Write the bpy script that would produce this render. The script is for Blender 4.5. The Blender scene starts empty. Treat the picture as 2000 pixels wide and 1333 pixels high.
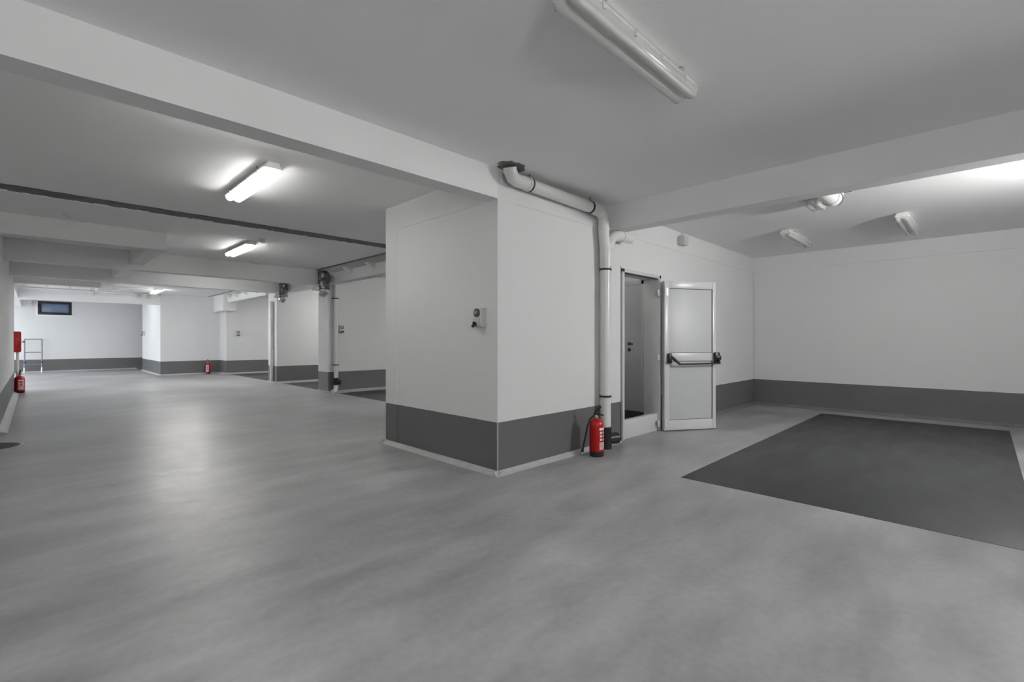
import bpy, bmesh, math, random
from mathutils import Vector, Matrix
random.seed(7)
S = bpy.context.scene
COL = S.collection

# ------------------------------------------------------------------ camera
FPX, Y0, YAW = 927.1, 663.77, 0.788186        # focal length, horizon row (pixels of a 2000x1333 frame), yaw
cam_d = bpy.data.cameras.new('camera')
cam_d.sensor_fit = 'HORIZONTAL'; cam_d.sensor_width = 36.0
cam_d.lens = FPX / 2000 * 36.0
cam_d.shift_y = -(666.5 - Y0) / 2000
cam_d.clip_start = 0.02
cam = bpy.data.objects.new('camera', cam_d); COL.objects.link(cam)
cam.location = (0, 0, 1.25); cam.rotation_euler = (math.pi / 2, 0, -YAW)
S.camera = cam

# ------------------------------------------------------------------ sky, exposure
W = bpy.data.worlds.new('overcast_sky'); S.world = W; W.use_nodes = True
W.node_tree.nodes['Background'].inputs[0].default_value = (0.90, 0.95, 1.0, 1)
W.node_tree.nodes['Background'].inputs[1].default_value = 2.9
S.view_settings.view_transform = 'Standard'; S.view_settings.look = 'None'
S.view_settings.gamma = 1; S.view_settings.use_curve_mapping = False
S.view_settings.exposure = 0.25
S.cycles.use_denoising = True
S.cycles.max_bounces = 10; S.cycles.diffuse_bounces = 7
LAMP_WARM = (1.0, 0.998, 0.985)
E_VISIBLE, E_WALL, E_RECESS, E_BACK, E_FAR = 1.4, 140.0, 400.0, 4.0, 46.0  # all but E_VISIBLE drive unseen added lamps

def portal(loc, rot, sx, sy):
    d = bpy.data.lights.new('daylight_portal', 'AREA'); d.shape = 'RECTANGLE'; d.size = sx; d.size_y = sy
    d.cycles.is_portal = True
    o = bpy.data.objects.new('daylight_portal', d); COL.objects.link(o); o.location = loc; o.rotation_euler = rot
portal((-0.60, 20.95, 1.25), (0, -math.pi / 2, 0), 2.5, 9.2)      # side entrance, faces +X into the hall

# ------------------------------------------------------------------ materials
def mat(name, col, rough=0.6, metal=0.0, spec=0.5, noise=0.0, nscale=3.0, bump=0.0, bscale=120.0, emit=None, estr=0.0):
    m = bpy.data.materials.new(name); m.use_nodes = True
    nt = m.node_tree; b = nt.nodes['Principled BSDF']
    b.inputs['Roughness'].default_value = rough; b.inputs['Metallic'].default_value = metal
    b.inputs['Specular IOR Level'].default_value = spec
    b.inputs['Base Color'].default_value = (*col, 1)
    if noise:
        geo = nt.nodes.new('ShaderNodeNewGeometry'); n = nt.nodes.new('ShaderNodeTexNoise')
        n.inputs['Scale'].default_value = nscale; n.inputs['Detail'].default_value = 5
        nt.links.new(geo.outputs['Position'], n.inputs['Vector'])
        r = nt.nodes.new('ShaderNodeMapRange')
        r.inputs[1].default_value = 0.3; r.inputs[2].default_value = 0.7
        r.inputs[3].default_value = 1 - noise; r.inputs[4].default_value = 1 + noise
        nt.links.new(n.outputs[0], r.inputs[0])
        mx = nt.nodes.new('ShaderNodeMix'); mx.data_type = 'RGBA'; mx.blend_type = 'MULTIPLY'; mx.inputs[0].default_value = 1
        mx.inputs[6].default_value = (*col, 1); nt.links.new(r.outputs[0], mx.inputs[7])
        nt.links.new(mx.outputs[2], b.inputs['Base Color'])
    if bump:
        geo = nt.nodes.new('ShaderNodeNewGeometry'); n = nt.nodes.new('ShaderNodeTexNoise')
        n.inputs['Scale'].default_value = bscale; n.inputs['Detail'].default_value = 3
        nt.links.new(geo.outputs['Position'], n.inputs['Vector'])
        bp = nt.nodes.new('ShaderNodeBump'); bp.inputs['Strength'].default_value = bump; bp.inputs['Distance'].default_value = 0.004
        nt.links.new(n.outputs[0], bp.inputs['Height']); nt.links.new(bp.outputs[0], b.inputs['Normal'])
    if emit:
        b.inputs['Emission Color'].default_value = (*emit, 1); b.inputs['Emission Strength'].default_value = estr
    return m

def wall_material():
    """white emulsion above a dark grey painted dado, 0.485 m high"""
    m = bpy.data.materials.new('wall_paint'); m.use_nodes = True; nt = m.node_tree; b = nt.nodes['Principled BSDF']
    N = nt.nodes.new; L = nt.links.new
    geo = N('ShaderNodeNewGeometry'); sep = N('ShaderNodeSeparateXYZ'); L(geo.outputs['Position'], sep.inputs[0])
    wob = N('ShaderNodeTexNoise'); wob.inputs['Scale'].default_value = 6; L(geo.outputs['Position'], wob.inputs['Vector'])
    wm = N('ShaderNodeMath'); wm.operation = 'MULTIPLY_ADD'; wm.inputs[1].default_value = 0.006; wm.inputs[2].default_value = 0.482
    L(wob.outputs[0], wm.inputs[0])
    lt = N('ShaderNodeMath'); lt.operation = 'LESS_THAN'; L(sep.outputs[2], lt.inputs[0]); L(wm.outputs[0], lt.inputs[1])
    n = N('ShaderNodeTexNoise'); n.inputs['Scale'].default_value = 1.6; n.inputs['Detail'].default_value = 4
    L(geo.outputs['Position'], n.inputs['Vector'])
    def ramp(c, k):
        r = N('ShaderNodeMapRange'); r.inputs[1].default_value = .3; r.inputs[2].default_value = .7
        r.inputs[3].default_value = c * (1 - k); r.inputs[4].default_value = c * (1 + k); L(n.outputs[0], r.inputs[0]); return r
    a, d = ramp(0.71, 0.012), ramp(0.135, 0.06)
    mx = N('ShaderNodeMix'); mx.data_type = 'FLOAT'; L(lt.outputs[0], mx.inputs[0]); L(a.outputs[0], mx.inputs[2]); L(d.outputs[0], mx.inputs[3])
    L(mx.outputs[0], b.inputs['Base Color'])
    rr = N('ShaderNodeMapRange'); rr.inputs[3].default_value = 0.75; rr.inputs[4].default_value = 0.48; L(lt.outputs[0], rr.inputs[0]); L(rr.outputs[0], b.inputs['Roughness'])
    b.inputs['Specular IOR Level'].default_value = 0.35
    bn = N('ShaderNodeTexNoise'); bn.inputs['Scale'].default_value = 90; L(geo.outputs['Position'], bn.inputs['Vector'])
    bp = N('ShaderNodeBump'); bp.inputs['Strength'].default_value = .12; bp.inputs['Distance'].default_value = .003
    L(bn.outputs[0], bp.inputs['Height']); L(bp.outputs[0], b.inputs['Normal'])
    return m

def floor_material(name, col, kn, rough, streak):
    """sealed concrete: cloudy mottling, trowel/tyre streaks along the drive lane, fine orange-peel relief"""
    m = bpy.data.materials.new(name); m.use_nodes = True; nt = m.node_tree; b = nt.nodes['Principled BSDF']
    N = nt.nodes.new; L = nt.links.new
    geo = N('ShaderNodeNewGeometry')
    def noise(scale, vec=None, detail=5, dist=0.0):
        n = N('ShaderNodeTexNoise'); n.inputs['Scale'].default_value = scale; n.inputs['Detail'].default_value = detail
        n.inputs['Distortion'].default_value = dist
        L(vec or geo.outputs['Position'], n.inputs['Vector']); return n
    mp = N('ShaderNodeMapping'); mp.inputs['Rotation'].default_value = (0, 0, 0.45); mp.inputs['Scale'].default_value = (.8, 2.4, 1)
    L(geo.outputs['Position'], mp.inputs[0])
    big = noise(0.55, None, 8, 0.25); st = noise(1.5, mp.outputs[0], 9, 0.2); fine = noise(22, None, 6)
    def rng(n, k):
        r = N('ShaderNodeMapRange'); r.inputs[1].default_value = .22; r.inputs[2].default_value = .78
        r.inputs[3].default_value = 1 - k; r.inputs[4].default_value = 1 + k; L(n.outputs[0], r.inputs[0]); return r
    def mul(a, c):
        q = N('ShaderNodeMath'); q.operation = 'MULTIPLY'; L(a, q.inputs[0]); L(c, q.inputs[1]); return q.outputs[0]
    v = mul(mul(rng(big, kn).outputs[0], rng(st, streak).outputs[0]), rng(fine, 0.09).outputs[0])
    mx = N('ShaderNodeMix'); mx.data_type = 'RGBA'; mx.blend_type = 'MULTIPLY'; mx.inputs[0].default_value = 1
    mx.inputs[6].default_value = (*col, 1); L(v, mx.inputs[7]); L(mx.outputs[2], b.inputs['Base Color'])
    rr = N('ShaderNodeMapRange'); rr.inputs[1].default_value = .2; rr.inputs[2].default_value = .8
    rr.inputs[3].default_value = rough - .1; rr.inputs[4].default_value = rough + .1; L(st.outputs[0], rr.inputs[0]); L(rr.outputs[0], b.inputs['Roughness'])
    b.inputs['Specular IOR Level'].default_value = 0.5
    pe = noise(170, None, 2); bp = N('ShaderNodeBump'); bp.inputs['Strength'].default_value = .16; bp.inputs['Distance'].default_value = .003
    L(pe.outputs[0], bp.inputs['Height']); L(bp.outputs[0], b.inputs['Normal'])
    return m

def lens_material(name, lit=0.0, tint=None):
    """ribbed polycarbonate cover: part see-through, part milky"""
    m = bpy.data.materials.new(name); m.use_nodes = True; nt = m.node_tree
    b = nt.nodes['Principled BSDF']; out = nt.nodes['Material Output']
    b.inputs['Base Color'].default_value = (.82, .82, .81, 1); b.inputs['Roughness'].default_value = .22
    if lit:
        b.inputs['Emission Color'].default_value = (*(tint or LAMP_WARM), 1); b.inputs['Emission Strength'].default_value = lit
    t = nt.nodes.new('ShaderNodeBsdfTransparent'); mx = nt.nodes.new('ShaderNodeMixShader'); mx.inputs[0].default_value = .45
    nt.links.new(t.outputs[0], mx.inputs[1]); nt.links.new(b.outputs[0], mx.inputs[2]); nt.links.new(mx.outputs[0], out.inputs[0])
    return m

M = dict(
    wall=wall_material(),
    ceil=mat('ceiling_paint', (.89, .89, .89), .8, spec=.2, noise=.012, nscale=1.2, bump=.15, bscale=70),
    beam=mat('beam_paint', (.79, .79, .79), .75, spec=.25, noise=.015, nscale=2.0, bump=.12, bscale=90),
    floor=floor_material('sealed_concrete', (.338, .338, .343), .32, .36, .32),
    bay=floor_material('dark_bay_coating', (.040, .041, .043), .12, .42, .08),
    cove=mat('grey_cove', (.46, .46, .455), .5, noise=.08, nscale=8, bump=.3, bscale=60),
    cove2=mat('dull_cove', (.17, .17, .17), .5, noise=.1, nscale=8, bump=.3, bscale=60),
    dark=mat('dark_joint', (.06, .06, .06), .9, noise=.25, nscale=12),
    joint=mat('joint_board', (.17, .17, .17), .9, noise=.25, nscale=9),
    black=mat('black_plastic', (.012, .012, .013), .35),
    rubber=mat('black_rubber', (.02, .02, .02), .55),
    pvc=mat('white_pvc', (.72, .72, .71), .28, noise=.02, nscale=6),
    white=mat('white_enamel', (.62, .62, .62), .3),
    doorp=mat('door_panel', (.53, .535, .548), .42, noise=.012, nscale=2),
    seal=mat('door_gasket', (.04, .04, .045), .6),
    plastic=mat('grey_plastic', (.56, .56, .55), .4),
    body=mat('lamp_tray', (.66, .66, .65), .35),
    steel=mat('galvanised_steel', (.52, .52, .53), .38, metal=.85, noise=.15, nscale=18),
    alu=mat('brushed_aluminium', (.20, .205, .22), .4, metal=.5),
    foil=mat('crumpled_foil', (.17, .17, .175), .28, metal=.75, noise=.6, nscale=28, bump=1.0, bscale=30),
    red=mat('red_enamel', (.43, .004, .006), .28),
    redcab=mat('red_cabinet_enamel', (.44, .012, .010), .22, noise=.05, nscale=3),
    print_=mat('label_print', (.78, .70, .70), .5, noise=.25, nscale=160),
    brass=mat('brass', (.62, .52, .32), .3, metal=.8),
    iron=mat('cast_iron', (.085, .085, .075), .6, metal=.3, noise=.3, nscale=14, bump=.6, bscale=50),
    frame=mat('black_frame', (.008, .009, .010), .35),
    pane=mat('frosted_pane', (.16, .205, .30), .25),
    tubeoff=mat('tube_glass', (.82, .82, .80), .2),
    inner=mat('grey_door', (.46, .465, .47), .5),
    outside=mat('outside_paving', (.52, .52, .52), .9, noise=.1, nscale=2),
    plaster=mat('broken_plaster', (.17, .17, .165), .95, noise=.4, nscale=25, bump=.8, bscale=30),
    lens=lens_material('lamp_cover'),
    lens_vis=lens_material('lamp_cover_lit', E_VISIBLE, (1.0, .90, .70)), lens_bay=lens_material('lamp_cover_fill_bay', 95.0), lens_cor=lens_material('lamp_cover_fill_corridor', 3.0), lens_back=lens_material('lamp_cover_fill_back', E_BACK), lens_far=lens_material('lamp_cover_fill_far', E_FAR),  # bay, corridor, back and far covers belong to added lamps
    tubedim=mat('tube_lit_dim', (.9, .9, .9), .3, emit=LAMP_WARM, estr=5.0),
    tubeon=mat('tube_lit', (.9, .9, .9), .3, emit=LAMP_WARM, estr=42.0),
)

# ------------------------------------------------------------------ mesh helpers
class MB:
    """collects primitives, builds ONE mesh object"""
    def __init__(s): s.v = []; s.f = []; s.fm = []; s.mi = 0
    def add(s, vs, fs):
        o = len(s.v); s.v += [tuple(p) for p in vs]; s.f += [tuple(i + o for i in f) for f in fs]; return s
    def box(s, x0, x1, y0, y1, z0, z1, M4=None):
        vs = [Vector((x, y, z)) for x in (x0, x1) for y in (y0, y1) for z in (z0, z1)]
        if M4: vs = [M4 @ p for p in vs]
        return s.add(vs, [(0, 1, 3, 2), (4, 6, 7, 5), (0, 4, 5, 1), (2, 3, 7, 6), (0, 2, 6, 4), (1, 5, 7, 3)])
    def bbox(s, x0, x1, y0, y1, z0, z1, b=.004, M4=None, seg=2):
        bm = bmesh.new()
        bmesh.ops.create_cube(bm, size=1)
        for p in bm.verts:
            p.co = Vector(((x0 + x1) / 2 + p.co.x * (x1 - x0), (y0 + y1) / 2 + p.co.y * (y1 - y0), (z0 + z1) / 2 + p.co.z * (z1 - z0)))
        b = min(b, .45 * min(x1 - x0, y1 - y0, z1 - z0))
        bmesh.ops.bevel(bm, geom=bm.edges[:], offset=b, segments=seg, affect='EDGES', profile=.5)
        bm.verts.index_update()
        vs = [M4 @ p.co if M4 else p.co.copy() for p in bm.verts]; fs = [[q.index for q in f.verts] for f in bm.faces]
        bm.free(); return s.add(vs, fs)
    def tube(s, pts, r, n=16, caps=True):
        pts = [Vector(p) for p in pts]; R = r if isinstance(r, (list, tuple)) else [r] * len(pts)
        t0 = (pts[1] - pts[0]).normalized()
        up = Vector((0, 0, 1)) if abs(t0.z) < .9 else Vector((1, 0, 0))
        a = t0.cross(up).normalized(); vs = []; k = len(pts)
        for i, p in enumerate(pts):
            t = (pts[min(i + 1, k - 1)] - pts[max(i - 1, 0)]).normalized()
            a = (a - t * a.dot(t)).normalized(); c = t.cross(a)
            for j in range(n):
                w = 2 * math.pi * j / n; vs.append(p + (a * math.cos(w) + c * math.sin(w)) * R[i])
        fs = [(i * n + j, i * n + (j + 1) % n, (i + 1) * n + (j + 1) % n, (i + 1) * n + j) for i in range(k - 1) for j in range(n)]
        if caps: fs += [tuple(range(n - 1, -1, -1)), tuple(range((k - 1) * n, k * n))]
        return s.add(vs, fs)
    def lathe(s, prof, cx, cy, n=28, M4=None):
        vs = []; k = len(prof)
        for (r, z) in prof:
            for j in range(n):
                w = 2 * math.pi * j / n; vs.append(Vector((cx + r * math.cos(w), cy + r * math.sin(w), z)))
        if M4: vs = [M4 @ p for p in vs]
        fs = [(i * n + j, i * n + (j + 1) % n, (i + 1) * n + (j + 1) % n, (i + 1) * n + j) for i in range(k - 1) for j in range(n)]
        fs += [tuple(range(n - 1, -1, -1)), tuple(range((k - 1) * n, k * n))]
        return s.add(vs, fs)
    def prism(s, prof, fn, t0, t1):
        """profile points (a,b) placed by fn(a,b,t) and extruded from t0 to t1"""
        n = len(prof); vs = [fn(a, b, t) for t in (t0, t1) for (a, b) in prof]
        fs = [(i, (i + 1) % n, n + (i + 1) % n, n + i) for i in range(n)] + [tuple(range(n - 1, -1, -1)), tuple(range(n, 2 * n))]
        return s.add(vs, fs)
    def build(s, name, material, parent=None, smooth=True, angle=35):
        off = Vector((0, 0, 0)); p = parent
        while p: off += p.location; p = p.parent
        me = bpy.data.meshes.new(name); me.from_pydata([tuple(Vector(q) - off) for q in s.v], [], s.f)
        bm = bmesh.new(); bm.from_mesh(me); bmesh.ops.recalc_face_normals(bm, faces=bm.faces[:]); bm.to_mesh(me); bm.free()
        me.materials.append(material)
        if smooth:
            me.polygons.foreach_set('use_smooth', [True] * len(me.polygons)); me.set_sharp_from_angle(angle=math.radians(angle))
        me.update()
        o = bpy.data.objects.new(name, me); COL.objects.link(o); o.parent = parent
        return o

def thing(name, label, cat, loc, group=None, rz=0.0):
    o = bpy.data.objects.new(name, None); o.empty_display_size = .1; COL.objects.link(o); o.location = loc; o.rotation_euler = (0, 0, rz)
    o['label'] = label; o['category'] = cat
    if group: o['group'] = group
    return o
def tag(o, label, cat, group=None):
    o['label'] = label; o['category'] = cat
    if group: o['group'] = group
    return o
def struct(o, label, cat='structure'):
    o['kind'] = 'structure'; o['label'] = label; o['category'] = cat; return o
def dup(root, loc, rz, label, group=None):
    r = root.copy(); COL.objects.link(r); r.location = loc; r.rotation_euler = (0, 0, rz); r['label'] = label
    if group: r['group'] = group
    for ch in list(root.children):
        c = ch.copy(); COL.objects.link(c); c.parent = r
        for g in list(ch.children):
            d = g.copy(); COL.objects.link(d); d.parent = c
    return r
def arc(c, a, b, r, t0, t1, n=8):
    return [Vector(c) + (Vector(a) * math.cos(t0 + (t1 - t0) * i / n) + Vector(b) * math.sin(t0 + (t1 - t0) * i / n)) * r for i in range(n + 1)]

H = 2.83                                                           # ceiling height
XL, XLN, XR, YB, YF, YD, XB = -0.345, -1.6, 9.86, -1.4, 25.75, 3.17, 4.85
SOUT = -5.0

# ------------------------------------------------------------------ floor and ceiling
fl = struct(MB().box(XL - .3, 10.1, YB - .2, YF + .2, -.12, 0).box(XLN - .3, XL - .3, YB - .2, 9.3, -.12, 0).build('floor', M['floor'], smooth=False),
            'grey sealed concrete floor with cloudy trowel marks', 'floor')
def bay_paint(x0, x1, y0, y1):
    MB().bbox(x0, x1, y0, y1, -.01, .003, .002).build('bay_coating', M['bay'], fl)
bay_paint(4.13, 9.37, -.25, 1.95)
bay_paint(4.98, 8.6, 8.42, 10.62); bay_paint(4.98, 8.6, 5.7, 8.05)
bay_paint(4.98, 8.6, 11.75, 14.1); bay_paint(4.98, 8.6, 15.5, 19.2)
ce = MB().box(XLN - .3, 10.1, YB - .2, 7.04, H, H + .2)
ce.box(XLN - .3, 10.1, 7.36, YF + .2, H, H + .2).box(XLN - .3, 10.1, 7.0, 7.4, H + .11, H + .2)
ce = struct(ce.build('ceiling', M['ceil'], smooth=False), 'white painted concrete ceiling', 'ceiling')
MB().box(XLN, XB, 7.085, 7.355, H + .004, H + .105).build('joint_board', M['joint'], ce, smooth=False)
# crumbling render along the far lip of the expansion joint
j = MB(); x = XLN
while x < XB:
    w = random.uniform(.03, .14); d = random.uniform(.006, .045); h = random.uniform(.004, .018)
    if random.random() < .8: j.box(x, x + w, 7.355 - d, 7.37, H - .002 - h * .4, H + h)
    x += w + random.uniform(0, .05)
j.build('torn_render_edge', M['ceil'], ce, smooth=False)
j = MB(); x = XLN
while x < XB:
    w = random.uniform(.05, .3)
    if random.random() < .6: j.box(x, x + w, 7.03, 7.045 + random.uniform(.002, .012), H - .002, H + .02)
    x += w
j.build('torn_render_edge', M['dark'], ce, smooth=False)
# black joint beside the bay edge beam and the corrugated sheet behind it
MB().box(4.485, 4.525, 7.4, 20.2, H - .008, H + .004).build('black_joint', M['black'], ce, smooth=False)
cs = MB(); y = 7.4; prof = []
while y < 16:
    prof += [(y, 0), (y + .035, -.022)]; y += .07
vs = []; n = len(prof)
for (xx, dz) in ((4.53, .0), (4.80, -.03)):
    for (yy, zz) in prof: vs.append((xx, yy, H - .004 + zz + dz))
csheet = cs.add(vs, [(i, i + 1, n + i + 1, n + i) for i in range(n - 1)]).build('corrugated_sheet', M['plastic'], ce, smooth=False)
for yy in (8.6, 9.15, 9.7, 10.25):
    MB().box(5.06, 8.9, yy, yy + .02, H - .006, H + .002).build('board_joint', M['joint'], ce, smooth=False)

# ------------------------------------------------------------------ walls
def wall(name, boxes, label):
    m = MB()
    for b in boxes: m.box(*b)
    return struct(m.build(name, M['wall'], smooth=False), label, 'wall')
R = .006                                                            # infill set back from the concrete frame
wf = wall('wall_door', [
    (3.0, 3.208, YD, 3.37, 0, H), (3.208, 5.10, YD + R, 3.37, 0, 2.545), (3.208, 5.10, YD, 3.37, 2.545, H),
    (5.10, 6.08, YD + R, 3.37, 2.13, 2.545), (6.08, XR + .2, YD + R, 3.37, 0, 2.545), (5.10, XR + .2, YD, 3.37, 2.545, H)],
    'long white wall with the door, dark grey painted base')
wall('wall_block_side', [(3.0, 3.2, 3.37, 3.40, 0, H), (3.0 + R, 3.2, 3.40, 4.89, 0, 2.545), (3.0, 3.2, 3.40, 4.89, 2.545, H), (3.0, 3.2, 4.89, 5.14, 0, H)],
     'white side face of the near block with dark grey base')
wall('wall_block_rear', [(3.2, XR + .2, 4.97, 5.14, 0, H)], 'rear wall of the near block facing the first bay')
wall('wall_right', [(XR, XR + .2, YB, YD, 0, 2.555), (XR - .018, XR + .2, YB, YD, 2.555, H)], 'white end wall of the right recess with dark grey base')
wall('wall_back', [(XLN - .2, XR + .2, YB - .2, YB, 0, H)], 'white wall behind the viewpoint')
wall('wall_left', [(XL - .25, XL, 9.25, 16.45, 0, H)], 'white left wall running down the drive lane')
wall('wall_left_near', [(XLN - .2, XLN, YB, 9.25, 0, H), (XLN, XL - .25, 9.25, 9.45, 0, H)], 'white set-back left wall near the viewpoint')
WX0, WX1, WZ0, WZ1 = .085, 1.04, 2.215, 2.735
wall('wall_far', [(XL - .3, WX0, YF, YF + .25, 0, H), (WX1, 9.9, YF, YF + .25, 0, H), (WX0, WX1, YF, YF + .25, 0, WZ0), (WX0, WX1, YF, YF + .25, WZ1, H)],
     'far white end wall with a small black window and dark grey base')
wall('wall_bay_rear', [(9.0, 9.2, 5.14, YF, 0, H)], 'rear wall of the parking bays')
wall('wall_bay_first', [(XB, 9.0, 10.92, 11.45, 0, H)], 'white partition of the first bay with downpipe')
wall('wall_bay_second', [(4.89, 9.0, 14.37, 15.05, 0, H)], 'white partition of the second bay with dark base')
wall('wall_bay_third', [(4.89, 9.0, 19.45, 20.3, 0, H)], 'white partition of the third bay with socket')
wall('wall_far_block', [(3.08, 3.29, 20.3, 24.2, 0, H), (3.29, 4.89, 20.3 + R, 24.2, 0, 2.6), (3.29, 4.89, 20.3, 24.2, 2.6, H), (4.89, 9.0, 20.3, 24.2, 0, H)],
     'bright white block at the far end beside the window wall')

# corridor behind the door
wall('wall_corridor', [(6.14, 6.34, 3.37, 4.97, 0, H), (4.8, 5.0, 3.37, 4.97, 0, H)], 'grey corridor wall seen through the open door')
cf = struct(MB().box(5.0, 6.14, 3.40, 4.97, 0, .06).build('floor_corridor', M['bay'], smooth=False), 'dark corridor floor behind the door', 'floor')

# ------------------------------------------------------------------ beams
def beam(n, boxes, label):
    m = MB()
    for b in boxes: m.box(*b)
    return struct(m.build('trim_%d' % n, M['beam'], smooth=False), label, 'beam')
beam(1, [(XLN, 3.0, YD, 3.36, 2.55, H)], 'white ceiling beam crossing the near left to the block')
beam(2, [(4.78, 4.975, YB, YD, 2.533, H)], 'white ceiling beam across the right recess')
beam(3, [(XLN, 1.38, 8.6, 8.84, 2.572, H)], 'short white beam stopping at the lane girder')
beam(4, [(1.18, 1.38, 8.84, 10.72, 2.587, H), (1.18, 1.38, 10.96, 13.35, 2.587, H), (1.18, 1.38, 13.6, 17.4, 2.587, H)], 'white lengthwise girder under the ceiling')
beam(5, [(XL, 4.80, 10.72, 10.96, 2.497, H)], 'deep white cross beam at the first bay partition')
beam(6, [(XL, 4.80, 13.35, 13.6, 2.50, H)], 'deep white cross beam at the second bay partition')
beam(7, [(XL, 1.18, 15.95, 16.2, 2.575, H)], 'pale cross beam at the end of the left wall')
beam(8, [(XL - .25, 3.08, 20.3, 20.55, 2.46, 2.79)], 'white far cross beam in front of the window wall')
b9 = beam(9, [(4.81, 5.03, 5.14, 10.92, 2.55, 2.785), (4.81, 5.03, 11.45, 14.37, 2.55, 2.785), (4.81, 5.03, 15.05, 19.0, 2.565, 2.785)], 'white edge beam over the parking bays with wedge brackets')
csheet.parent = b9
beam(10, [(4.68, 5.1, 19.0, 20.3, 2.28, H)], 'white stub beam dropping at the third partition')
beam(11, [(XL - .25, XL, 16.45, YF, 2.5, H)], 'white lintel over the side entrance')
beam(12, [(XL, -.08, 25.5, YF, 2.56, 2.75)], 'small white bulkhead in the far left corner')
def wedge(y, parent, x=4.81, zt=2.80):
    prof = [(0, 0), (-.17, 0), (-.17, -.02), (0, -.12)]
    MB().prism(prof, lambda a, b, t: (x + a, t, zt + b), y - .05, y + .07).build('bracket', M['beam'], parent, smooth=False)
for yy in (5.9, 6.8, 7.75, 8.7, 9.65, 10.5, 12.0, 12.9, 13.9, 15.8, 16.8, 17.8, 18.6): wedge(yy, b9)
b8 = bpy.data.objects['trim_8']
for xx in (1.25, 2.35, 2.62, 2.85):
    prof = [(0, 0), (-.2, 0), (-.2, -.02), (0, -.13)]
    MB().prism(prof, lambda a, b, t: (t, 20.3 + a, 2.79 + b), xx - .05, xx + .07).build('bracket', M['beam'], b8, smooth=False)

# ------------------------------------------------------------------ coved skirting
def cove(name, runs, label, w=.05, h=.042, mt='cove'):
    m = MB()
    for (axis, at, sgn, a, b) in runs:                 # axis 'y': runs along X at y=at, room on side sgn
        pr = [(0, 0), (w, 0), (w * .8, .008), (w * .35, h * .45), (.006, h), (0, h)]
        if axis == 'y': m.prism(pr, lambda p, q, t: (t, at + sgn * p, q), a, b)
        else: m.prism(pr, lambda p, q, t: (at + sgn * p, t, q), a, b)
    return struct(m.build(name, M[mt], smooth=True, angle=50), label, 'skirting')
cove('baseboard_block', [('y', YD, -1, 2.95, 5.05), ('x', 3.0, -1, YD - .05, 5.19), ('y', 5.14, 1, 2.95, 9.0)], 'pale cove strip around the foot of the near block')
cove('baseboard_recess', [('y', YD, -1, 6.13, XR), ('x', XR, -1, YB, YD)], 'dull grey cove strip around the right recess', .07, .045, 'cove2')
cove('baseboard_left', [('x', XL, 1, 9.25, 16.45)], 'pale cove strip along the left wall', .09, .05)
cove('baseboard_first', [('y', 10.92, -1, XB - .03, 9.0), ('x', XB, -1, 10.9, 11.48)], 'pale cove strip at the first bay partition', .16, .045)
cove('baseboard_second', [('y', 14.37, -1, 4.86, 9.0), ('x', 4.89, -1, 14.35, 15.08)], 'pale cove strip at the second bay partition', .12, .045)
cove('baseboard_third', [('y', 19.45, -1, 4.86, 9.0), ('x', 4.89, -1, 19.4, 20.3)], 'pale cove strip at the third bay partition', .12, .045)
cove('baseboard_far', [('y', YF, -1, XL, 3.08), ('x', 3.08, -1, 20.25, 24.2), ('y', 20.3, -1, 3.03, 4.84)], 'pale cove strip at the far end', .06, .04)
MB().bbox(2.996, 3.006, YD - .004, YD + .006, .03, .485, .002).build('corner_bead', M['cove'], bpy.data.objects['wall_block_side'])

# ------------------------------------------------------------------ window
win = thing('window_1', 'small black framed window high on the far wall', 'window', (.56, YF, 2.47)); win['kind'] = 'structure'
m = MB(); fw = .095
for b in ((WX0, WX1, WZ0, WZ0 + fw), (WX0, WX1, WZ1 - fw, WZ1), (WX0, WX0 + fw, WZ0 + fw, WZ1 - fw), (WX1 - fw, WX1, WZ0 + fw, WZ1 - fw)):
    m.bbox(b[0], b[1], YF - .03, YF + .05, b[2], b[3], .006)
m.build('window_frame', M['frame'], win)
MB().bbox(WX0 + fw - .01, WX1 - fw + .01, YF + .005, YF + .02, WZ0 + fw - .01, WZ1 - fw + .01, .002).build('pane', M['pane'], win)
m = MB(); e = .05
for b in ((WX0 - e, WX1 + e, WZ0 - e, WZ0), (WX0 - e, WX0, WZ0, WZ1), (WX1, WX1 + e, WZ0, WZ1)):
    m.bbox(b[0], b[1], YF - .012, YF + .01, b[2], b[3], .003)
m.build('window_trim', M['ceil'], win)

# ------------------------------------------------------------------ outside the side entrance
og = struct(MB().box(-14, XL - .3, 9.5, 34, -.14, -.02).build('floor_outside', M['outside'], smooth=False), 'pale paving outside the side entrance', 'ground')

# ------------------------------------------------------------------ door
dr = thing('door_1', 'white panelled fire door standing open with black push bar', 'door', (6.06, YD - .05, 0)); dr['kind'] = 'structure'
m = MB()
m.bbox(5.10, 5.145, YD - .02, 3.39, 0, 2.13, .004).bbox(6.03, 6.08, YD - .02, 3.39, 0, 2.13, .004).bbox(5.10, 6.08, YD - .02, 3.39, 2.085, 2.13, .004)
m.build('door_frame', M['white'], dr)
MB().box(5.094, 5.10, YD + .002, YD + .02, 0, 2.15).box(5.145, 6.03, YD + .0, YD + .03, 2.074, 2.085).build('frame_gap', M['seal'], dr, smooth=False)
MB().bbox(5.145, 6.03, YD + .012, 3.26, 0, .235, .006).build('sill', M['white'], dr)
ang = math.atan2(2.676 - 3.095, 6.72 - 6.04); LW, LH, LT = .80, 2.05, .05
hx, hy = 6.045, 3.10
Lm = Matrix.Translation((hx, hy, 0)) @ Matrix.Rotation(ang, 4, 'Z')          # u along leaf, -v towards the viewer
def lb(mb, u0, u1, v0, v1, z0, z1, b=.003): return mb.bbox(u0, u1, v0, v1, z0, z1, b, Lm)
core = MB(); lb(core, 0, LW, -.012, LT - .012, .012, LH)
leaf = core.build('door_leaf', M['doorp'], dr)
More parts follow.
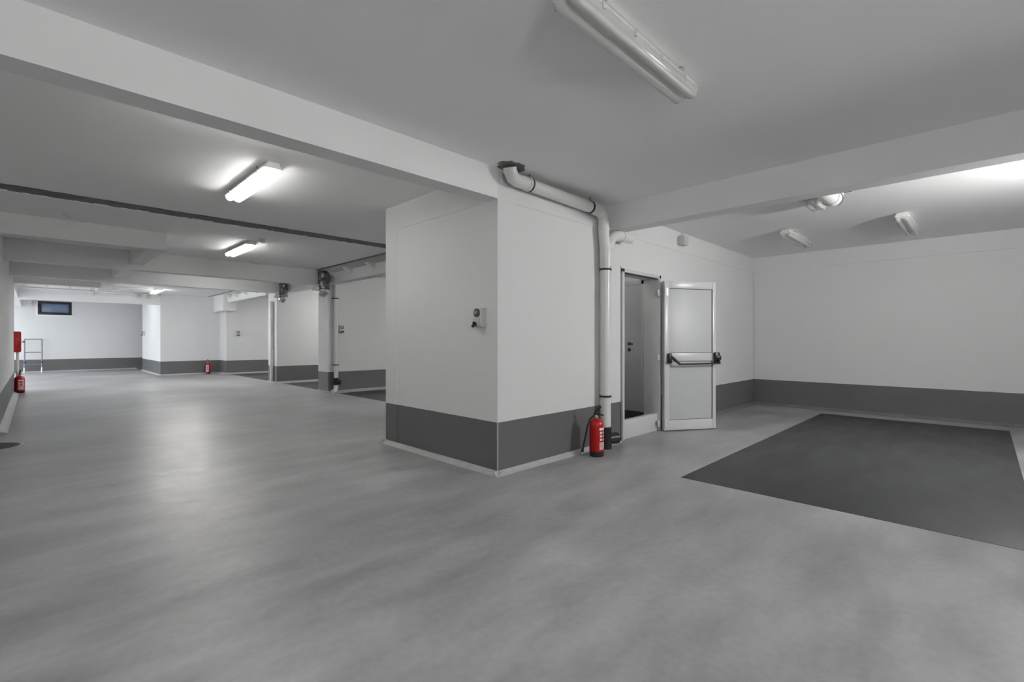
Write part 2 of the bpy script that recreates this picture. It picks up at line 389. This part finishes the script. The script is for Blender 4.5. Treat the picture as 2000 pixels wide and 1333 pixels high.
st = MB(); f0, f1 = -.026, -.012
for (u0, u1, z0, z1) in ((0, .075, .012, LH), (LW - .05, LW, .012, LH), (.075, LW - .05, LH - .10, LH), (.075, LW - .05, .012, .15), (.075, LW - .05, .955, 1.065)):
    lb(st, u0, u1, f0, f1, z0, z1)
st.build('leaf_frame', M['white'], leaf)
sl = MB(); g = .007
for (z0, z1) in ((.15, .955), (1.065, LH - .10)):
    a0, a1 = .075, LW - .05
    for (u0, u1, q0, q1) in ((a1 - g, a1, z0, z1), (a0, a1, z1 - g, z1), (a0, a1, z0, z0 + g * .7), (a0, a0 + .003, z0, z1)):
        sl.box(u0, u1, -.016, -.010, q0, q1, Lm)
sl.build('gasket', M['seal'], leaf, smooth=False)
pb = MB()
lb(pb, .035, .085, -.085, -.026, .925, 1.065, .012)
pb.build('push_bar_mount', M['black'], leaf)
pb = MB(); lb(pb, LW - .045, LW + .03, -.085, -.026, .925, 1.075, .016); lb(pb, LW - .03, LW + .04, -.10, -.03, .965, 1.03, .014)
pb.build('push_bar_mount', M['black'], leaf)
pb = MB()
P = lambda u, v, z: Lm @ Vector((u, v, z))
pb.tube([P(.07, -.07, 1.02), P(.10, -.085, .995), P(.17, -.115, .925), P(.19, -.12, .918)], [.018, .02, .017, .015], 12)
pb.tube([P(LW - .01, -.07, 1.0), P(LW - .005, -.1, .96), P(LW - .015, -.12, .922)], [.02, .018, .016], 12)
pb.tube([P(.17, -.12, .918), P(LW, -.12, .924)], .0125, 14)
pb.build('push_bar', M['black'], leaf)
for z in (1.90, 1.02, .12):
    hg = MB().tube([(hx - .02, hy - .035, z - .07), (hx - .02, hy - .035, z + .07)], .016, 12)
    hg.bbox(hx - .075, hx - .02, YD - .032, YD - .018, z - .055, z + .03, .004).box(0, .05, -.04, -.026, z - .05, z + .05, Lm)
    hg.build('hinge', M['white'], dr)
d2 = thing('door_2', 'plain grey inner door in the corridor beyond', 'door', (6.14, 3.75, .06)); d2['kind'] = 'structure'
MB().bbox(6.105, 6.145, 3.47, 4.30, .22, 2.04, .004).build('door_leaf', M['inner'], d2)
MB().bbox(6.10, 6.15, 3.40, 3.47, .06, 2.10, .004).bbox(6.10, 6.15, 4.30, 4.37, .06, 2.10, .004).bbox(6.10, 6.15, 3.40, 4.37, 2.04, 2.10, .004).build('door_frame', M['plastic'], d2)
hd = MB().tube([(6.105, 3.66, 1.19), (6.06, 3.66, 1.19), (6.055, 3.655, 1.19), (6.055, 3.58, 1.185)], .011, 10)
hd.lathe([(.024, -.008), (.024, .0)], 0, 0, 18, Matrix.Translation((6.103, 3.66, 1.19)) @ Matrix.Rotation(math.pi / 2, 4, 'Y'))
hd.lathe([(.024, -.008), (.024, .0)], 0, 0, 18, Matrix.Translation((6.103, 3.66, 1.10)) @ Matrix.Rotation(math.pi / 2, 4, 'Y'))
hd.build('handle', M['dark'], d2)
MB().bbox(6.09, 6.15, 3.41, 4.9, .06, .22, .004).build('kick_plate', M['seal'], d2)

# ------------------------------------------------------------------ ceiling lamps (twin-tube, weatherproof)
def make_lamp(label, lens, lit):
    t = thing('ceiling_lamp', label, 'lamp', (0, 0, 0), 'twin-tube weatherproof lamps')
    L2 = .622
    def shell(prof, x0, x1, taper):
        secs = [(x0, taper), (x0 + .012, .5 + taper * .5), (x0 + .04, 1), (x1 - .04, 1), (x1 - .012, .5 + taper * .5), (x1, taper)]
        m = MB(); n = len(prof); vs = []
        for (xx, k) in secs:
            for (a, b) in prof: vs.append((xx, a * (.55 + .45 * k), b if b > -.06 else -.06 + (b + .06) * k))
        m.add(vs, [(i * n + q, i * n + (q + 1) % n, (i + 1) * n + (q + 1) % n, (i + 1) * n + q) for i in range(len(secs) - 1) for q in range(n)])
        m.add([vs[q] for q in range(n)], [tuple(range(n))]); m.add([vs[(len(secs) - 1) * n + q] for q in range(n)], [tuple(range(n))])
        return m
    tray = shell([(-.062, -.012), (-.055, 0), (.055, 0), (.062, -.012), (.076, -.03), (.080, -.048), (.074, -.052), (-.074, -.052), (-.080, -.048), (-.076, -.03)], -L2, L2, .55).build('tray', M['body'], t)
    lp = [(-.079, -.050), (-.080, -.062), (-.074, -.085), (-.060, -.101), (-.042, -.106), (-.024, -.101), (-.008, -.090), (0, -.087),
          (.008, -.090), (.024, -.101), (.042, -.106), (.060, -.101), (.074, -.085), (.080, -.062), (.079, -.050)]
    shell(lp, -L2 + .004, L2 - .004, .45).build('cover', lens, t, angle=60)
    for s in (-1, 1):
        MB().tube([(-L2 + .06, s * .041, -.076), (L2 - .06, s * .041, -.076)], .0135, 12).build('tube', M['tubeon'] if lit else M['tubeoff'], t)
        for e in (-1, 1):
            x = e * (L2 - .045)
            MB().bbox(x - .014, x + .014, s * .041 - .019, s * .041 + .019, -.098, -.052, .004).build('tube_socket', M['white'], tray)
    for s in (-1, 1):
        for x in (-.42, -.14, .14, .42):
            MB().bbox(x - .012, x + .012, s * .080 - .005, s * .080 + .006, -.066, -.034, .003).build('clip', M['plastic'], tray)
    for x in (-.40, .40):
        MB().bbox(x - .02, x + .02, -.075, .075, -.008, .003, .002).build('ceiling_bracket', M['steel'], tray)
    return t
NZ = H - .003
near = make_lamp('unlit twin-tube lamp overhead in the foreground', M['lens'], False); near.location = (2.25, 1.31, NZ)
dup(near, (8.20, 2.02, NZ), 0, 'unlit ceiling lamp of the right recess nearest the door wall')
dup(near, (8.20, .725, NZ), 0, 'unlit ceiling lamp of the right recess, rightmost one')
dup(near, (5.76, 1.345, NZ), 0, 'unlit ceiling lamp half hidden behind the recess beam beside a pipe')
lit = make_lamp('glowing ceiling lamp nearer of the two lit ones over the lane', M['lens_vis'], True); lit.location = (1.50, 5.10, NZ); lit.rotation_euler = (0, 0, math.pi / 2)
dup(lit, (2.45, 8.93, NZ), math.pi / 2, 'glowing ceiling lamp beyond the dark ceiling joint')
def recover(root, material):
    for c in root.children:
        if c.name.startswith('cover'):
            c.data = c.data.copy(); c.data.materials[0] = material
        if material is M['lens_cor'] and c.name.startswith('tube') and 'socket' not in c.name:
            c.data = c.data.copy(); c.data.materials[0] = M['tubedim']
far1 = dup(lit, (2.70, 18.5, NZ), math.pi / 2, 'glowing ceiling lamp far down the lane by the far block'); recover(far1, M['lens_vis'])
fill_far = dup(lit, (1.95, 21.6, NZ), math.pi / 2, 'added ceiling lamp hidden behind the far cross beam'); recover(fill_far, M['lens_vis'])  # hidden by the beam, added to brighten the far end
far2 = dup(near, (2.02, 18.3, NZ), 0, 'unlit ceiling lamp at the far end of the lane')
# unseen bulkhead lamps added behind the viewpoint, for sources the ceiling shadows suggest
def bulkhead(x, z, label, strength):
    t = thing('added_bulkhead_lamp', label, 'lamp', (x, YB, z), 'added wall bulkhead lamps')
    em = mat('bulkhead_glass_lit', (.85, .85, .85), .3, emit=LAMP_WARM, estr=strength)
    Mx = Matrix.Translation((x, YB + .001, z)) @ Matrix.Rotation(-math.pi / 2, 4, 'X')
    MB().lathe([(.15, 0), (.155, .02), (.15, .035)], 0, 0, 32, Mx).build('base', M['white'], t)
    MB().lathe([(.135, .03), (.13, .06), (.105, .085), (.06, .098), (.01, .10)], 0, 0, 32, Mx).build('glass', em, t)
    return t
bulkhead(.1, 2.12, 'added unseen bulkhead lamp behind the viewpoint, lights the near hall', E_WALL)
bulkhead(5.85, 2.34, 'added unseen bulkhead lamp that lights the right recess', E_RECESS)
def fill_lamp(x, y, rz, label, material):  # unseen lamps added to brighten hall, bays and corridor
    w = dup(lit, (x, y, NZ), rz, label); recover(w, material); return w
fill_lamp(1.9, -.75, 0, 'added unseen ceiling lamp behind the viewpoint', M['lens_back'])  # out of view, added to lift floor and ceiling
fill_lamp(1.1, 3.66, 0, 'added ceiling lamp hidden behind the near cross beam', M['lens_vis'])  # extra lamp kept out of sight, brightens the lane
fill_lamp(2.9, 12.2, 0, 'added ceiling lamp hidden between the two deep cross beams', M['lens_vis'])  # concealed extra lamp, lights the second partition
fill_lamp(2.9, 15.6, 0, 'added ceiling lamp hidden just beyond the second deep cross beam', M['lens_bay'])  # added hidden source, raises far ceiling and far block
fill_lamp(6.9, 7.4, 0, 'added unseen ceiling lamp inside the first bay', M['lens_bay'])  # added, never in view, lightens the bay partition
fill_lamp(7.0, 12.8, 0, 'added unseen ceiling lamp inside the second bay', M['lens_far'])  # extra unseen lamp to brighten this bay
fill_lamp(5.45, 4.2, math.pi / 2, 'added unseen ceiling lamp in the corridor behind the door', M['lens_cor'])  # put in to lighten the doorway interior
fill_lamp(7.2, 17.0, 0, 'added unseen ceiling lamp inside the third bay', M['lens_far'])  # added out of view for the third partition

# ------------------------------------------------------------------ drain pipe on the door wall
pr = thing('drain_pipe', 'white drain pipe running under the ceiling and down the door wall', 'pipe', (4.63, 3.085, 0))
r = .062; yp = 3.085; XV = 4.628
A = Vector((3.03, 3.04, H - .02))
pts = [A, (3.04, 3.045, 2.78), (3.09, 3.06, 2.735), (3.16, 3.075, 2.728), (3.25, yp, 2.735)]
MB().tube(pts, r, 20).build('elbow', M['pvc'], pr)
MB().tube([(3.22, yp, 2.735), (4.36, yp, 2.712)], r * .97, 20).build('pipe_run', M['pvc'], pr)
MB().tube([(4.34, yp, 2.712), (4.45, yp, 2.71), (4.52, yp, 2.695), (4.57, yp, 2.665), (4.59, yp, 2.60), (4.592, yp, 2.50)], r, 20).build('elbow', M['pvc'], pr)
MB().tube([(4.592, yp, 2.52), (4.592, yp, 2.44), (4.61, yp, 2.36), (4.632, yp, 2.29), (XV, yp, 2.20), (XV, yp, 2.08)], [r, r, r * 1.04, r * 1.16, r * 1.12, r], 20).build('wye_fitting', M['pvc'], pr)
MB().tube([(4.66, yp - .005, 2.30), (4.70, yp - .02, 2.40), (4.76, yp - .03, 2.455), (4.85, yp - .03, 2.472), (5.02, yp - .03, 2.475), (5.12, yp - .03, 2.475)],
          [r * .95, r * .98, r, r, r, r * .9], 20).build('branch_pipe', M['pvc'], pr)
MB().tube([(XV, yp, 2.10), (XV, yp, .22)], r * .97, 20).build('downpipe', M['pvc'], pr)
for (a, b) in (((4.43, yp, 2.711), (4.455, yp, 2.709)), ((4.592, yp, 2.50), (4.592, yp, 2.53)), ((XV, yp, 2.09), (XV, yp, 2.13)), ((4.90, yp - .03, 2.473), (4.93, yp - .03, 2.473)), ((3.30, yp, 2.734), (3.33, yp, 2.733))):
    MB().tube([a, b], r * 1.1, 20).build('collar', M['pvc'], pr)
for (c, ax) in (((3.34, yp, 2.733), 'x'), ((4.325, yp, 2.713), 'x'), ((XV, yp, 2.055), 'z'), ((XV, yp, .60), 'z')):
    d = Vector((.011, 0, 0)) if ax == 'x' else Vector((0, 0, .011)); c = Vector(c)
    k = MB().tube([c - d, c + d], r * 1.10, 22)
    k.tube([c + Vector((0, .05, 0)), Vector((c.x, YD - .001, c.z))], .006, 8)
    if ax == 'x': k.tube([c + Vector((0, 0, .06)), Vector((c.x, c.y, H - .001))], .005, 8)
    else: k.bbox(c.x + .06, c.x + .095, yp - .012, yp + .012, c.z - .011, c.z + .011, .003)
    k.build('pipe_clamp', M['rubber'], pr)
cp = MB().tube([(XV, yp, .25), (XV, yp, .0)], [r * 1.12, r * 1.12], 22)
cp.build('coupling', M['black'], pr)
cp = MB().tube([(XV + .03, yp - .01, .105), (XV + .16, yp - .05, .105)], [.062, .066], 20)
cp.build('cleanout_cap', M['black'], pr)
hl = MB(); ring = []
for i in range(22):
    w = 2 * math.pi * i / 22; rr = random.uniform(.10, .16); ring.append((3.07 + rr * 1.25 * math.cos(w), min(YD - .004, 3.055 + rr * math.sin(w)), H - .004))
hl.add(ring + [(p[0], p[1], H + .01) for p in ring], [tuple(range(22))] + [(i, (i + 1) % 22, 22 + (i + 1) % 22, 22 + i) for i in range(22)])
hl.build('broken_plaster_patch', M['plaster'], ce, smooth=False)

# pipe elbow behind the recess beam
rp = thing('drain_pipe', 'short white pipe elbow through the recess ceiling beside a lamp', 'pipe', (5.9, 1.10, H))
MB().tube([(5.98, 1.12, H - .001), (5.98, 1.12, H - .03), (5.95, 1.12, H - .085), (5.88, 1.12, H - .115), (5.78, 1.12, H - .12), (5.02, 1.12, H - .12)], .078, 20).build('elbow', M['pvc'], rp)
MB().tube([(5.93, 1.12, H - .095), (5.915, 1.12, H - .103)], .083, 22).build('seal_ring', M['rubber'], rp)
MB().tube([(5.80, 1.12, H - .12), (5.74, 1.12, H - .12)], .086, 22).build('collar', M['pvc'], rp)
MB().box(5.90, 6.13, 1.0, 1.27, H - .004, H + .01).build('ceiling_hole', M['dark'], ce, smooth=False)

# junction box under the recess ceiling on the door wall
jb = thing('junction_box', 'small grey box fixed high on the door wall under the ceiling', 'junction box', (6.70, 3.16, 2.70))
MB().bbox(6.62, 6.78, 3.075, 3.17, 2.63, 2.765, .012).build('housing', M['plastic'], jb)
MB().bbox(6.605, 6.64, 3.06, 3.165, 2.64, 2.755, .008).build('lid', M['plastic'], jb)
MB().tube([(6.70, 3.12, 2.76), (6.70, 3.12, H)], .012, 10).build('conduit', M['pvc'], jb)

# ------------------------------------------------------------------ sockets
def socket(label, M4, loc, group='wall sockets'):
    """local: +x out of the wall, y along it, z up"""
    t = thing('wall_socket', label, 'socket', loc, group)
    def pt(mb): mb.v = [tuple(M4 @ Vector(p)) for p in mb.v]; return mb
    bx_ = pt(MB().bbox(0, .062, -.062, .062, -.092, .092, .010)).build('box', M['plastic'], t)
    ring = MB(); pts = [(.068, .034 * math.cos(w), .045 + .034 * math.sin(w)) for w in [2 * math.pi * i / 20 for i in range(21)]]
    pt(ring.tube(pts, .007, 8)).build('dial_ring', M['seal'], bx_)
    pt(MB().tube([(.06, 0, .045), (.085, 0, .045)], [.02, .017], 14).bbox(.083, .092, -.004, .004, .028, .064, .002)).build('switch_knob', M['steel'], bx_)
    pt(MB().bbox(.058, .078, -.042, .042, -.075, -.005, .006)).build('outlet_flap', M['plastic'], bx_)
    pt(MB().tube([(.07, -.01, -.06), (.10, .0, -.066), (.118, .02, -.05)], [.02, .02, .014], 12).tube([(.075, -.02, -.068), (.075, -.055, -.082)], .013, 10)).build('plug', M['black'], t)
    return t
def facing(loc, nx, ny):
    a = math.atan2(ny, nx); return Matrix.Translation(loc) @ Matrix.Rotation(a, 4, 'Z')
for (lab, p, nrm) in (
    ('grey switched socket with black plug on the near block', (3.0 + R, 3.392, 1.458), (-1, 0)),
    ('wall socket beside the downpipe in the first bay', (5.17, 10.92, 1.50), (0, -1)),
    ('wall socket on the third bay partition', (5.27, 19.45, 1.48), (0, -1)),
    ('wall socket on the corner of the far block near the window wall', (3.08, 23.6, 1.50), (-1, 0))):
    socket(lab, facing(p, *nrm), p)

# ------------------------------------------------------------------ fire extinguishers
def extinguisher(label, x, y, hose_dir, face_dir, s=1.0, hose=True, rs=1.0):
    t = thing('fire_extinguisher', label, 'extinguisher', (x, y, 0), 'fire extinguishers')
    q = lambda prof: [(a * s * rs, b * s) for a, b in prof]
    cy = MB().lathe(q([(.05, .035), (.074, .04), (.077, .06), (.077, .32), (.074, .345), (.064, .372), (.046, .39), (.028, .398), (.02, .41)]), x, y, 32).build('cylinder', M['red'], t, angle=50)
    MB().lathe(q([(.070, 0), (.076, .006), (.0785, .05), (.0775, .056), (.05, .05)]), x, y, 32).build('base_ring', M['black'], t)
    MB().lathe(q([(.022, .395), (.024, .40), (.024, .425), (.016, .43), (.016, .445)]), x, y, 18).build('valve', M['brass'], t)
    fa = math.atan2(face_dir[1], face_dir[0]); fx, fy = math.cos(fa), math.sin(fa)
    def pp(d, z, o=0): return (x + fx * d * s - fy * o * s, y + fy * d * s + fx * o * s, z * s)
    hm = Matrix.Translation((x, y, 0)) @ Matrix.Rotation(fa, 4, 'Z') @ Matrix.Scale(s, 4)
    g = MB().bbox(-.03, .085, -.012, .012, .440, .452, .004, hm)
    g.bbox(-.028, .02, -.014, .014, .425, .46, .004, hm)
    tilt = hm @ Matrix.Translation((-.02, 0, .462)) @ Matrix.Rotation(-.75, 4, 'Y')
    g.bbox(0, .105, -.012, .012, -.006, .007, .004, tilt)
    g.build('handle', M['black'], t)
    MB().tube([pp(.015, .43, -.02), pp(.015, .43, -.045)], .013 * s, 12).build('gauge', M['white'], t)
    if hose:
        hx_, hy_ = hose_dir
        h0 = Vector((x, y, .425 * s)); d = Vector((hx_, hy_, 0)).normalized()
        pts = [h0, h0 + d * .04 * s, h0 + d * .07 * s - Vector((0, 0, .025 * s)), h0 + d * .10 * s - Vector((0, 0, .1 * s)),
               h0 + d * .125 * s - Vector((0, 0, .22 * s)), h0 + d * .15 * s - Vector((0, 0, .33 * s))]
        ho = MB().tube(pts, .0105 * s, 12).build('hose', M['rubber'], t)
        e = pts[-1]
        MB().tube([e, e + d * .008 - Vector((0, 0, .05 * s))], [.011 * s, .016 * s], 12).build('nozzle', M['black'], ho)
        MB().tube([e + d * .008 - Vector((0, 0, .05 * s)), e + d * .010 - Vector((0, 0, .066 * s))], [.010 * s, .008 * s], 10).build('nozzle_tip', M['white'], ho)
    # printed label wrapped on the cylinder
    lb_ = MB(); rr = .0776 * s * rs
    def patch(a0, a1, z0, z1, n=6):
        vs = []
        for k in range(n + 1):
            w = fa + a0 + (a1 - a0) * k / n
            vs += [(x + rr * math.cos(w), y + rr * math.sin(w), z0 * s), (x + rr * math.cos(w), y + rr * math.sin(w), z1 * s)]
        lb_.add(vs, [(2 * k, 2 * k + 2, 2 * k + 3, 2 * k + 1) for k in range(n)])
    patch(-.62, .62, .285, .312)
    for k in range(3):
        patch(-.55, -.18, .175 + k * .036, .198 + k * .036, 3); patch(-.05, .20, .18 + k * .036, .192 + k * .036, 3); patch(.30, .58, .172 + k * .036, .2 + k * .036, 3)
    for k in range(7): patch(-.62, .62 - .12 * (k % 2), .082 + k * .0115, .0885 + k * .0115)
    lb_.build('printed_label', M['print_'], cy)
    return t
extinguisher('red fire extinguisher on the floor below the white drain pipe', 4.262, 2.955, (-.72, .55), (.05, -1))
extinguisher('small red fire extinguisher in front of the far white block', 4.47, 20.10, (-.9, .1), (-.5, -.87))
extinguisher('red fire extinguisher under the red cabinet at the left wall end', -.248, 16.02, (-.4, .9), (.3, -.95), 1.0, hose=False, rs=1.15)

# ------------------------------------------------------------------ red hose cabinet on the left wall
hc = thing('hose_cabinet', 'red hydrant cabinet on the end of the left wall', 'cabinet', (-.28, 16.0, .95))
MB().bbox(XL + .001, -.235, 15.93, 16.40, .955, 1.44, .006).build('cabinet_body', M['redcab'], hc)
cd_ = MB().bbox(-.236, -.225, 15.945, 16.385, .97, 1.425, .004).build('cabinet_door', M['redcab'], hc)
MB().bbox(-.226, -.216, 15.98, 16.01, 1.15, 1.24, .003).build('latch', M['steel'], cd_)
MB().tube([(-.285, 16.22, .96), (-.285, 16.22, .0)], .026, 14).build('riser_pipe', M['pvc'], hc)

# ------------------------------------------------------------------ folded aluminium frame by the far wall
ld = thing('folding_trestle', 'folded grey metal trestle standing against the far wall', 'trestle', (-.04, 25.4, 0))
for x in (-.27, .195):
    MB().tube([(x, 25.42, 0), (x, 25.56, 1.26)], .022, 10).build('leg', M['alu'], ld)
    MB().tube([(x, 25.415, 0), (x, 25.435, .19)], .028, 10).build('foot', M['steel'], ld)
    MB().tube([(x, 25.455, .37), (x, 25.46, .43)], .034, 10).build('joint_sleeve', M['seal'], ld)
for z in (1.265, .77, .30):
    yy = 25.42 + .14 * z / 1.26
    MB().tube([(-.28, yy, z), (.205, yy, z)], .017, 10).build('crossbar', M['alu'], ld)
MB().tube([(-.27, 25.54, 1.17), (-.32, 25.53, 1.165)], .024, 10).build('locking_knob', M['black'], ld)

# ------------------------------------------------------------------ foil-wrapped duct stubs at the bay corners
def foil_duct(label, x, y, r, ztop, zbot):
    t = thing('foil_duct', label, 'duct', (x, y, zbot), 'foil-wrapped duct stubs')
    prof = []; n = 11
    for i in range(n + 1):
        z = zbot + .10 + (ztop - zbot - .10) * i / n; prof.append((r * (1 + random.uniform(-.07, .07)), z))
    m = MB().lathe(prof, x, y, 26)
    m.v = [(px + random.uniform(-1, 1) * .012, py + random.uniform(-1, 1) * .012, pz) for px, py, pz in m.v]
    m.build('foil_sleeve', M['foil'], t, angle=20)
    MB().tube([(x, y, zbot + .13), (x, y, zbot + .06), (x - .03, y + .03, zbot + .02), (x - .07, y + .07, zbot + .01)], [r * .98, r * .98, r * .9, r * .55], 22).build('elbow', M['steel'], t)
    MB().tube([(x, y, zbot + .095), (x, y, zbot + .115)], r * 1.06, 24).build('clamp_band', M['seal'], t)
    c = MB(); fr = Vector((x - r * 1.0, y + .02, zbot + .10)); d = Vector((-.8, .1, .35)).normalized()
    c.tube([fr, fr + d * .05, fr + d * .10], [.045, .055, .085], 18, caps=False).build('open_collar', M['pvc'], t)
    MB().tube([fr + d * .07, fr + d * .075], [.058, .060], 18).build('collar_mouth', M['black'], t)
    return t
foil_duct('foil wrapped duct at the first bay partition corner', 4.60, 10.56, .115, 2.82, 2.28)
foil_duct('foil wrapped duct at the second bay partition corner', 4.66, 13.20, .10, 2.74, 2.29)

# ------------------------------------------------------------------ downpipes in the bays
bp_ = thing('drain_pipe', 'white downpipe with black coupling in the first bay', 'pipe', (5.01, 10.83, 0))
MB().tube([(5.01, 10.83, 2.60), (5.01, 10.83, .34)], .053, 18).build('downpipe', M['pvc'], bp_)
for z in (2.22, .655):
    MB().tube([(5.01, 10.83, z - .012), (5.01, 10.83, z + .012)], .059, 18).bbox(4.95, 5.07, 10.86, 10.919, z - .01, z + .01, .003).build('pipe_clamp', M['rubber'], bp_)
MB().tube([(5.01, 10.83, .35), (5.01, 10.83, .18)], [.058, .062], 18).tube([(5.03, 10.80, .24), (5.09, 10.76, .24)], .05, 16).build('coupling', M['black'], bp_)
MB().tube([(5.01, 10.83, .19), (5.00, 10.82, .10), (4.97, 10.80, .05), (4.90, 10.76, .045)], [.055, .052, .05, .046], 16).build('foot_bend', M['pvc'], bp_)
wp = thing('drain_pipe', 'thin white downpipe on the edge of the second bay partition', 'pipe', (4.86, 14.62, 0))
MB().tube([(4.835, 14.62, 2.36), (4.835, 14.62, .05)], .045, 16).build('downpipe', M['pvc'], wp)
MB().tube([(4.835, 14.62, 1.98), (4.835, 14.62, 2.08)], .055, 16).build('collar', M['pvc'], wp)
MB().bbox(4.82, 4.90, 14.60, 14.64, 1.0, 1.03, .004).build('pipe_clamp', M['rubber'], wp)

# ------------------------------------------------------------------ ceiling detectors, cable trays, manhole
def detector(label, x, y, r=.09):
    t = thing('smoke_detector', label, 'detector', (x, y, H), 'ceiling detectors')
    MB().lathe([(r, H + .002), (r, H - .018), (r * .92, H - .024)], x, y, 24).build('mount', M['white'], t)
    MB().lathe([(r * .8, H - .022), (r * .74, H - .045), (r * .5, H - .056), (.01, H - .058)], x, y, 24).build('sensor_head', M['white'], t)
detector('round ceiling detector just before the first deep cross beam', 3.17, 10.38, .10)
detector('small round detector beside the second glowing lamp', 2.53, 8.05, .05)
detector('small round detector before the short beam on the left', .31, 8.13, .06)

ct = thing('cable_tray', 'thin pale cable tray hanging below the far ceiling', 'cable tray', (.6, 18.0, 2.70))
for y in (17.3, 18.9):
    MB().bbox(XL + .05, 1.6, y - .015, y + .015, 2.70, 2.73, .003).build('rail', M['plastic'], ct)
for x in (-.2, .25, .7, 1.15, 1.55):
    MB().bbox(x - .015, x + .015, 17.3, 18.9, 2.705, 2.725, .003).build('rung', M['plastic'], ct)
for (x, y) in ((-.2, 17.3), (.7, 17.3), (1.55, 17.3), (-.2, 18.9), (.7, 18.9), (1.55, 18.9)):
    MB().tube([(x, y, 2.72), (x, y, H)], .008, 8).build('hanger', M['steel'], ct)

mh = thing('manhole_cover', 'round dark iron drain cover in the floor at the left edge', 'manhole cover', (-.385, 8.15, 0))
MB().lathe([(.30, -.01), (.30, .004), (.27, .005), (.27, -.01)], -.385, 8.15, 40).build('rim', M['steel'], mh)
g = MB().lathe([(.268, -.01), (.268, .006), (.25, .007)], -.385, 8.15, 40)
for i in range(-4, 5):
    w = math.sqrt(max(.0, .24 ** 2 - (i * .05) ** 2)); g.box(-.385 - w, -.385 + w, 8.15 + i * .05 - .012, 8.15 + i * .05 + .012, .006, .011)
g.build('lid', M['iron'], mh)
